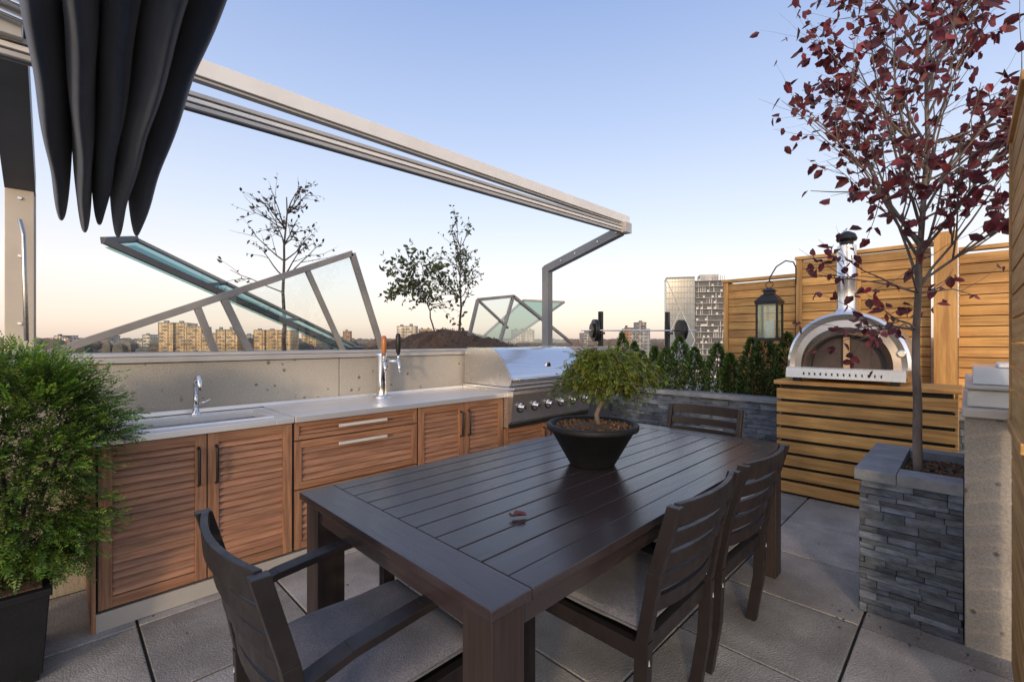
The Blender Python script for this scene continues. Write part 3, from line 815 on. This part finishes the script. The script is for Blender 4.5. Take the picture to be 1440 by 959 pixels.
for i in range(70):
    a = R.uniform(0,6.3); st = tr[3].lerp(tr[4],R.random())
    L = R.uniform(.10,.24); out = V((math.cos(a),math.sin(a),0))
    if out.dot(rt) > .2: L *= 1.35
    rise = R.uniform(.0,.13)
    p1 = st+out*L*.5+V((0,0,rise)); p2 = st+out*L+V((0,0,rise*.6-R.uniform(.02,.12)))
    mb.tube([st,p1,p2],[.005,.0035,.002],5,0)
    for k in range(34):
        t = R.uniform(.12,1); q = (st.lerp(p1,t*2) if t < .5 else p1.lerp(p2,t*2-1))+rdir()*.022
        sh = R.uniform(.5,1.2)*max(.4,(.8+(q.z-1.18)*2.4))  # lighter toward the crown top: light from above put into the colour
        dn = out*.6+rdir()*.6+V((0,0,R.uniform(-.4,.6)))
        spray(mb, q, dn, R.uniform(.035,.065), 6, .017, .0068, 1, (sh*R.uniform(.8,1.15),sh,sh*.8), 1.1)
mb.build('weeping_juniper')

# ---------------------------------------------------------------- stacked stone planters
def ledger(mb, axis, plane, a0, a1, z0, z1, sgn, thick=.03, rh=(.022,.045), ln=(.07,.24)):
    z = z0
    while z < z1-.008:
        h = min(R.uniform(*rh), z1-z)
        if z1-(z+h) < .018: h = z1-z
        a = a0-R.random()*.1
        while a < a1:
            l = R.uniform(*ln); s0, s1 = max(a,a0), min(a+l,a1)
            if s1-s0 > .008:
                d = R.uniform(.0,.020); k = R.choice([.65,.85,1,1,1.15,1.45]); c = vc(.2,k)
                c = (c[0]*.95,c[1]*1.0,c[2]*R.uniform(1.0,1.12))
                lo, hi = sorted((plane-sgn*thick, plane+sgn*d))
                if axis == 'X': mb.box((lo,s0+.0008,z+.0006),(hi,s1-.0008,z+h-.0006),0,c)
                else: mb.box((s0+.0008,lo,z+.0006),(s1-.0008,hi,z+h-.0006),0,c)
            a += l
        z += h
mb = MB('stone','slab','soil','joint_gap')
X0, X1, Y0, Y1, ZT = 2.885, 3.66, .012, .375, .665
ledger(mb,'X',X0,Y0,Y1+.012,.001,ZT,-1); ledger(mb,'Y',Y1,X0+.02,X1,.001,ZT,1)
mb.box((X0+.031,Y0,.002),(X1,Y1-.031,.60),3)
mb.box((X1-.03,Y0,.6),(X1,Y1-.031,ZT-.002),3)
e = .03
mb.box((X0-e,Y0,ZT),(X0+.12,Y1-.135,ZT+.052),1,vc(.08)); mb.box((X0-e,Y1-.133,ZT),(X0+.33,Y1+e,ZT+.052),1,vc(.08))
mb.box((X0+.333,Y1-.133,ZT),(X1+.01,Y1+e,ZT+.052),1,vc(.08)); mb.box((X1-.10,Y0,ZT),(X1+.01,Y1-.135,ZT+.052),1,vc(.08))
mb.box((X0+.121,Y0+.001,.60),(X1-.101,Y1-.136,ZT+.005),2)
for k in range(160):
    mb.quad((R.uniform(X0+.13,X1-.11),R.uniform(Y0+.01,Y1-.14),ZT+.006),V((R.uniform(-1,1),R.uniform(-1,1),.3)),rdir(),.03,.014,2,vc(.6,1.6))
mb.build('stone_tree_planter', .002)

mb = MB('stone','slab','soil')
LX = 5.10
ledger(mb,'X',LX,-.4,3.44,.001,.73,-1,rh=(.035,.06),ln=(.12,.35))
y = -.4
while y < 3.42:
    l = R.uniform(.4,.6); mb.box((LX-.03,y+.001,.732),(LX+.20,min(y+l,3.43)-.001,.78),1,vc(.10)); y += l
mb.box((LX+.031,-.4,.002),(5.70,3.44,.70),2)
mb.build('stone_hedge_planter', .003)

mb = MB('barkd','cedarleaf')
y = 1.0; k = 0
while y < 3.38:
    cx, cy = 5.40+R.uniform(-.06,.06), y+R.uniform(-.03,.03); Hh = R.uniform(.44,.82)+(.06 if y < 1.6 else 0); r0 = R.uniform(.12,.19)
    pw_ = R.uniform(1.3,2.8)
    mb.tube([(cx,cy,.70),(cx,cy,.70+Hh*.8)],[.012,.004],5,0)
    for i in range(1300):
        t = R.random()**.9; a = R.uniform(0,6.3); inner = R.random()
        rr = r0*(1-t**pw_)*(1+.55*mn.noise(V((math.cos(a)*1.3,math.sin(a)*1.3+t*7,k*3.))))*(.35+.80*inner**.5)
        p = V((cx+rr*math.cos(a),cy+rr*math.sin(a),.72+Hh*t))
        d = V((math.cos(a)*.7,math.sin(a)*.7,.8))+rdir()*.6; sh = R.uniform(.5,1.5)*(.25+.9*inner)*(.60+.6*t)  # inner and lower leaves darkened: hedge shade put into the leaf colour
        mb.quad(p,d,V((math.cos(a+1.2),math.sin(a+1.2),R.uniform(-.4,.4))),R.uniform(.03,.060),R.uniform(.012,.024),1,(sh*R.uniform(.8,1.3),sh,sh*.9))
    y += R.uniform(.13,.21); k += 1
mb.build('arborvitae_hedge')

# ---------------------------------------------------------------- cedar fences
def slats(mb, x, y0, y1, z0, z1, bh, gap, th=.02, mi=0):
    z = z0
    while z < z1-.02:
        mb.box((x,y0,z),(x+th,y1,min(z+bh,z1)),mi,vc(.20)); z += bh+gap
FX = 5.76
mb = MB('cedarY','cedarZ','joint_gap')
slats(mb,FX,1.34,2.10,.1,2.06,.086,.007); mb.box((FX-.03,1.33,2.065),(FX+.07,2.12,2.10),0)
mb.box((FX+.022,2.02,.0),(FX+.10,2.10,2.06),1); mb.box((FX-.022,2.045,.5),(FX-.001,2.10,2.06),1)
slats(mb,FX,.24,1.325,.1,2.24,.086,.007); mb.box((FX-.03,.22,2.245),(FX+.07,1.34,2.28),0)
mb.box((FX+.022,1.27,.0),(FX+.10,1.34,2.24),1); mb.box((FX-.022,1.275,.5),(FX-.001,1.33,2.24),1)
mb.box((FX-.022,.76,.5),(FX-.001,.80,2.24),1)
mb.box((FX-.14,.06,.0),(FX+.02,.215,2.34),1)
slats(mb,FX,-1.0,.055,.1,2.16,.086,.007); mb.box((FX-.03,-1.0,2.165),(FX+.07,.055,2.20),0)
mb.box((FX+.045,.24,.1),(FX+.06,1.265,2.2),2); mb.box((FX+.045,-1.0,.1),(FX+.06,.05,2.12),2); mb.box((FX+.045,1.345,.1),(FX+.06,2.01,2.02),2)  # near-black sheets added behind the slats, painting the gaps as shade
mb.build('cedar_fence', .003)

mb = MB('cedarX','cedarZ')
ya_, yb_ = -.150, -.130
z = .02
while z < 1.0:
    mb.box((2.15,ya_,z),(2.80,yb_,z+.088),0,vc(.14)); z += .096
z = 1.07
while z < 2.14:
    mb.box((2.15,ya_,z),(2.785,yb_,min(z+.088,2.16)),0,vc(.14)); z += .096
mb.box((2.786,ya_-.06,1.04),(2.83,yb_+.006,2.18),1); mb.box((2.15,ya_-.05,1.0),(2.835,yb_+.012,1.036),0)
mb.box((2.15,ya_-.05,2.182),(2.835,yb_+.01,2.215),0)
mb.build('cedar_privacy_screen', .003)

mb = MB('concrete','alu')
mb.box((2.87,-.30,-.01),(4.2,.008,1.02),0)
mb.box((2.85,-.31,1.022),(4.22,.018,1.062),1)
mb.build('concrete_pier_wall', .005)
mb = MB('white','alu','plastic')
mb.box((2.92,-.28,1.064),(3.9,.0,1.14),0,(.75,.78,.8)); mb.box((2.90,-.29,1.142),(3.92,.008,1.162),1)
mb.prism([(2.95,1.164),(3.5,1.164),(3.46,1.235),(2.99,1.235)],'Y',-.26,-.02,2); mb.box((3.05,-.18,1.237),(3.35,-.10,1.255),0)
mb.build('utility_box', .006)

# ---------------------------------------------------------------- pizza oven stand + oven
mb = MB('cedarY','cedarZ','joint_gap','cedarX')
SX, sy0_, sy1_ = 4.59, .045, 1.215
mb.box((SX+.03,sy0_+.03,.02),(5.08,sy1_-.03,.97),2)  # near-black core puts the shade between the slats into colour
z = .02
while z < .93:
    mb.box((SX,sy0_,z),(SX+.02,sy1_,z+.092),0,vc(.15))
    mb.box((SX+.022,sy0_,z),(5.08,sy0_+.02,z+.092),3,vc(.13)); mb.box((SX+.022,sy1_-.02,z),(5.08,sy1_,z+.092),3,vc(.13))
    z += .118
mb.box((SX-.015,sy0_-.02,.975),(SX+.155,sy1_+.02,1.01),0,vc(.1))
for k in range(1,3): mb.box((SX-.015+.172*k,sy0_-.02,.975),(SX+.155+.172*k,sy1_+.02,1.01),0,vc(.1))
mb.build('cedar_oven_stand', .003)

mb = MB('steelv','steel','ovenin','chrome','black','candle','ovendoor')
oc = .725; oz = 1.13; hw, hh = .425, .475
def arch(hw, hh, n=32, z0=oz, ex=.9):
    return [(oc+hw*math.cos(math.pi*i/n), z0+hh*max(0,math.sin(math.pi*i/n))**ex) for i in range(n+1)]
def shell(prof, xa, xb, mi, smooth=True):
    n = len(prof); vs = [(xa,p,q) for p,q in prof]+[(xb,p,q) for p,q in prof]
    mb.add(vs, [(i,i+1,n+i+1,n+i) for i in range(n-1)], mi, (1,1,1), smooth)
def ring(pa, pb, xa, xb, mi, smooth=False, col=(1,1,1)):
    n = len(pa); vs = [(xa,p,q) for p,q in pa]+[(xb,p,q) for p,q in pb]
    mb.add(vs, [(i,i+1,n+i+1,n+i) for i in range(n-1)], mi, col, smooth)
ox = 4.68
o1 = arch(hw,hh); o2 = arch(hw-.022,hh-.022); i1 = arch(.315,.345); i2 = arch(.270,.285); mid = arch(.365,.405)
shell(o1, ox, ox+.62, 0); ring(o2, o1, ox-.022, ox, 3, True); ring(mid, o2, ox-.012, ox-.022, 0, True, (.72,.70,.68)); ring(i1, mid, ox-.022, ox-.012, 0, True, (.62,.58,.55))
ring(i2, i1, ox+.045, ox-.022, 3, True, (.7,.66,.62))
shell(i2, ox+.045, ox+.30, 2)
mb.add([(ox+.30,p,q) for p,q in i2],[tuple(range(len(i2)))],2)
mb.add([(ox+.62,p,q) for p,q in o1],[tuple(range(len(o1)))],0)
r1 = arch(.252,.265); ring(r1,i2,ox+.05,ox+.045,4); shell(r1,ox+.05,ox+.08,4)
mb.box((ox+.055,oc-.022,oz+.002),(ox+.075,oc+.022,oz+.262),5,(.55,.40,.26))
mb.add([(ox+.088,p,q) for p,q in r1],[tuple(range(len(r1)))],6)
mb.box((ox-.13,oc-.385,oz-.075),(ox+.62,oc+.385,oz-.002),1)
mb.box((ox-.145,oc-.395,oz-.014),(ox-.02,oc+.395,oz+.006),0)
mb.prism([(ox-.16,oz-.085),(ox-.131,oz-.085),(ox-.131,oz-.004),(ox-.146,oz-.004)],'Y',oc-.40,oc+.40,0)
for k in range(14): mb.box((ox-.163,oc-.26+k*.04,oz-.058),(ox-.150,oc-.250+k*.04,oz-.036),4)
for yy in (oc-.33,oc+.33):
    for xx in (ox-.08,ox+.5): mb.box((xx-.03,yy-.03,1.012),(xx+.03,yy+.03,oz-.076),4)
mb.lathe([(0,-.018),(.026,-.018),(.030,-.012),(.030,.01)],(ox-.018,oc-.365,oz+.13),20,3,axis='X')
mb.lathe([(0,-.019),(.022,-.019)],(ox-.018,oc-.365,oz+.13),20,5,axis='X')
fc = (ox+.17, oc+.015)
mb.lathe([(.10,.0),(.085,.03),(.072,.045),(.070,.05),(.070,.30),(.073,.305),(.073,.325),(.070,.33),(.070,.60)],(fc[0],fc[1],oz+hh-.02),26,1)
mb.lathe([(.05,.58),(.05,.66)],(fc[0],fc[1],oz+hh-.02),16,4)
mb.lathe([(0,.64),(.07,.64),(.078,.66),(.062,.70),(.02,.725),(0,.73)],(fc[0],fc[1],oz+hh-.02),24,4)
mb.build('pizza_oven', .002)

# ---------------------------------------------------------------- lantern on hook
mb = MB('black','glass','candle')
lc = V((5.12,1.42,1.36)); hwl = .092; Hl = .37
mb.box((lc.x-.107,lc.y-.107,lc.z),(lc.x+.107,lc.y+.107,lc.z+.03))
for sx in (-1,1):
    for sy in (-1,1): mb.box((lc.x+sx*hwl-.009,lc.y+sy*hwl-.009,lc.z+.03),(lc.x+sx*hwl+.009,lc.y+sy*hwl+.009,lc.z+Hl))
mb.box((lc.x-.107,lc.y-.107,lc.z+Hl),(lc.x+.107,lc.y+.107,lc.z+Hl+.022))
def frus(w0,w1,z0,z1):
    mb.add([(lc.x-w0,lc.y-w0,z0),(lc.x+w0,lc.y-w0,z0),(lc.x+w0,lc.y+w0,z0),(lc.x-w0,lc.y+w0,z0),
            (lc.x-w1,lc.y-w1,z1),(lc.x+w1,lc.y-w1,z1),(lc.x+w1,lc.y+w1,z1),(lc.x-w1,lc.y+w1,z1)],
           [(0,3,2,1),(4,5,6,7),(0,1,5,4),(1,2,6,5),(2,3,7,6),(3,0,4,7)],0)
frus(.118,.055,lc.z+Hl+.022,lc.z+Hl+.10); frus(.045,.045,lc.z+Hl+.101,lc.z+Hl+.135); frus(.065,.015,lc.z+Hl+.136,lc.z+Hl+.17)
for sx in (-1,1):
    mb.box((lc.x+sx*hwl-.001,lc.y-hwl+.01,lc.z+.031),(lc.x+sx*hwl+.001,lc.y+hwl-.01,lc.z+Hl-.001),1)
    mb.box((lc.x-hwl+.01,lc.y+sx*hwl-.001,lc.z+.031),(lc.x+hwl-.01,lc.y+sx*hwl+.001,lc.z+Hl-.001),1)
mb.lathe([(0,.03),(.042,.03),(.042,.20),(.038,.205),(0,.20)],lc,20,2)
mb.tube([lc+V((0,0,.20)),lc+V((.002,0,.215))],.002,5,0)
ring_c = lc+V((0,0,Hl+.20))
mb.tube([ring_c+V((0,.035*math.cos(t/8*math.pi*2),.035*math.sin(t/8*math.pi*2))) for t in range(9)],.004,6,0)
hook = [V((5.74,1.33,1.98)),V((5.735,1.33,2.17)),V((5.68,1.34,2.22)),V((5.50,1.37,2.215)),V((5.28,1.40,2.13)),V((5.14,1.42,2.01)),V((5.115,1.42,1.965)),V((5.125,1.41,1.955))]
mb.tube(hook,.007,8,0)
mb.build('hanging_lantern', .002)

# ---------------------------------------------------------------- barbell rack
mb = MB('black','chrome')
a = V((7.05,4.75,0)); b = V((8.05,3.95,0))
for p in (a, b):
    mb.beam(p+V((0,0,-.02)),p+V((0,0,1.90)),.07,.07); mb.beam(p+V((-.3,-.4,.02)),p+V((.3,.4,.02)),.06,.06)
    mb.beam(p+V((-.02,-.03,1.50)),p+V((-.10,-.14,1.50)),.04,.04)
dr = (b-a).normalized(); off = V((-.09,-.12,1.55))
mb.tube([a-dr*.42+off,b+dr*.48+off],.014,10,1)
for q0, sg in ((a-dr*.12+off,-1),(b+dr*.15+off,1)):
    for k, rr in enumerate((.20,.20,.13)):
        s0 = q0+dr*sg*(.04*k); mb.tube([s0,s0+dr*sg*.032],rr,24,0)
mb.beam(a+V((0,0,.5)),b+V((0,0,.5)),.05,.05)
mb.build('barbell_rack', .003)

# ---------------------------------------------------------------- world, sun
sun_dir = V((-.84,-.54,.17)).normalized()
el = math.asin(sun_dir.z); az = math.atan2(sun_dir.x, sun_dir.y)
w = bpy.data.worlds.new('World'); scene.world = w; w.use_nodes = True
nt = w.node_tree; nt.nodes.clear(); L = nt.links
out = N(nt,'ShaderNodeOutputWorld')
sky = N(nt,'ShaderNodeTexSky'); sky.sky_type = 'NISHITA'; sky.sun_disc = False
sky.sun_elevation = el; sky.sun_rotation = az; sky.air_density = 1.; sky.dust_density = 1.5; sky.ozone_density = 1.5
bg1 = N(nt,'ShaderNodeBackground'); bg1.inputs[1].default_value = .05; L.new(sky.outputs[0], bg1.inputs[0])
tc = N(nt,'ShaderNodeTexCoord'); sp = N(nt,'ShaderNodeSeparateXYZ'); L.new(tc.outputs['Generated'], sp.inputs[0])
cr = N(nt,'ShaderNodeValToRGB'); L.new(sp.outputs[2], cr.inputs[0])
stops = [(0.,(.78,.62,.54)),(.035,(.94,.76,.66)),(.12,(.92,.85,.83)),(.24,(.71,.75,.85)),(.40,(.49,.58,.81)),(.62,(.27,.38,.68)),(.72,(.32,.42,.70)),(1.,(.48,.55,.78))]  # top stops brightened above the view as added, unseen light
e = cr.color_ramp.elements
e[0].position = stops[0][0]; e[0].color = (*stops[0][1],1); e[1].position = 1.; e[1].color = (*stops[-1][1],1)
for p, c in stops[1:-1]:
    x = e.new(p); x.color = (*c,1)
bg2 = N(nt,'ShaderNodeBackground'); bg2.inputs[1].default_value = 1.0; L.new(cr.outputs[0], bg2.inputs[0])
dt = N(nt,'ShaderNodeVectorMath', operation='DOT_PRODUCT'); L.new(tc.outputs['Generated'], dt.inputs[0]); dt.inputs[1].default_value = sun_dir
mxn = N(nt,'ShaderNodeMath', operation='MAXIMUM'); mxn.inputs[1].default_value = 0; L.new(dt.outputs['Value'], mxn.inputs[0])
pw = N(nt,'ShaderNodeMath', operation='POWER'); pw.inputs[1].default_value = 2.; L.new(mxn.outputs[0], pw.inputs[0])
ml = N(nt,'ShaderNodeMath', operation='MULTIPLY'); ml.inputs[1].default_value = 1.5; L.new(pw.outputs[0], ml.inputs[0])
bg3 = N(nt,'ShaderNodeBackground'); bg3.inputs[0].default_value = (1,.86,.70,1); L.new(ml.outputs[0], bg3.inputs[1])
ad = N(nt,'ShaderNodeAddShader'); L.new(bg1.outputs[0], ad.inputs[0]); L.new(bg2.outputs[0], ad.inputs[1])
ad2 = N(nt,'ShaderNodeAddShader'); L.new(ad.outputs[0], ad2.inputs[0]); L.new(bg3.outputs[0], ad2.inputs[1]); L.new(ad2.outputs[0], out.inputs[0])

sl = bpy.data.lights.new('sun','SUN'); sl.energy = 1.8; sl.angle = math.radians(5.0); sl.color = (1,.72,.43)
so = bpy.data.objects.new('sun', sl); scene.collection.objects.link(so)
so.rotation_euler = sun_dir.to_track_quat('Z','Y').to_euler()

# ---------------------------------------------------------------- camera
cd = bpy.data.cameras.new('camera'); cd.lens = 16; cd.sensor_width = 36; cd.clip_end = 20000; cd.clip_start = .02
cam = bpy.data.objects.new('camera', cd); scene.collection.objects.link(cam)
cam.location = (0,0,1.36); cam.rotation_euler = (math.radians(90),0,math.radians(-45))
scene.camera = cam
scene.view_settings.view_transform = 'Standard'; scene.view_settings.look = 'None'; scene.view_settings.exposure = 0
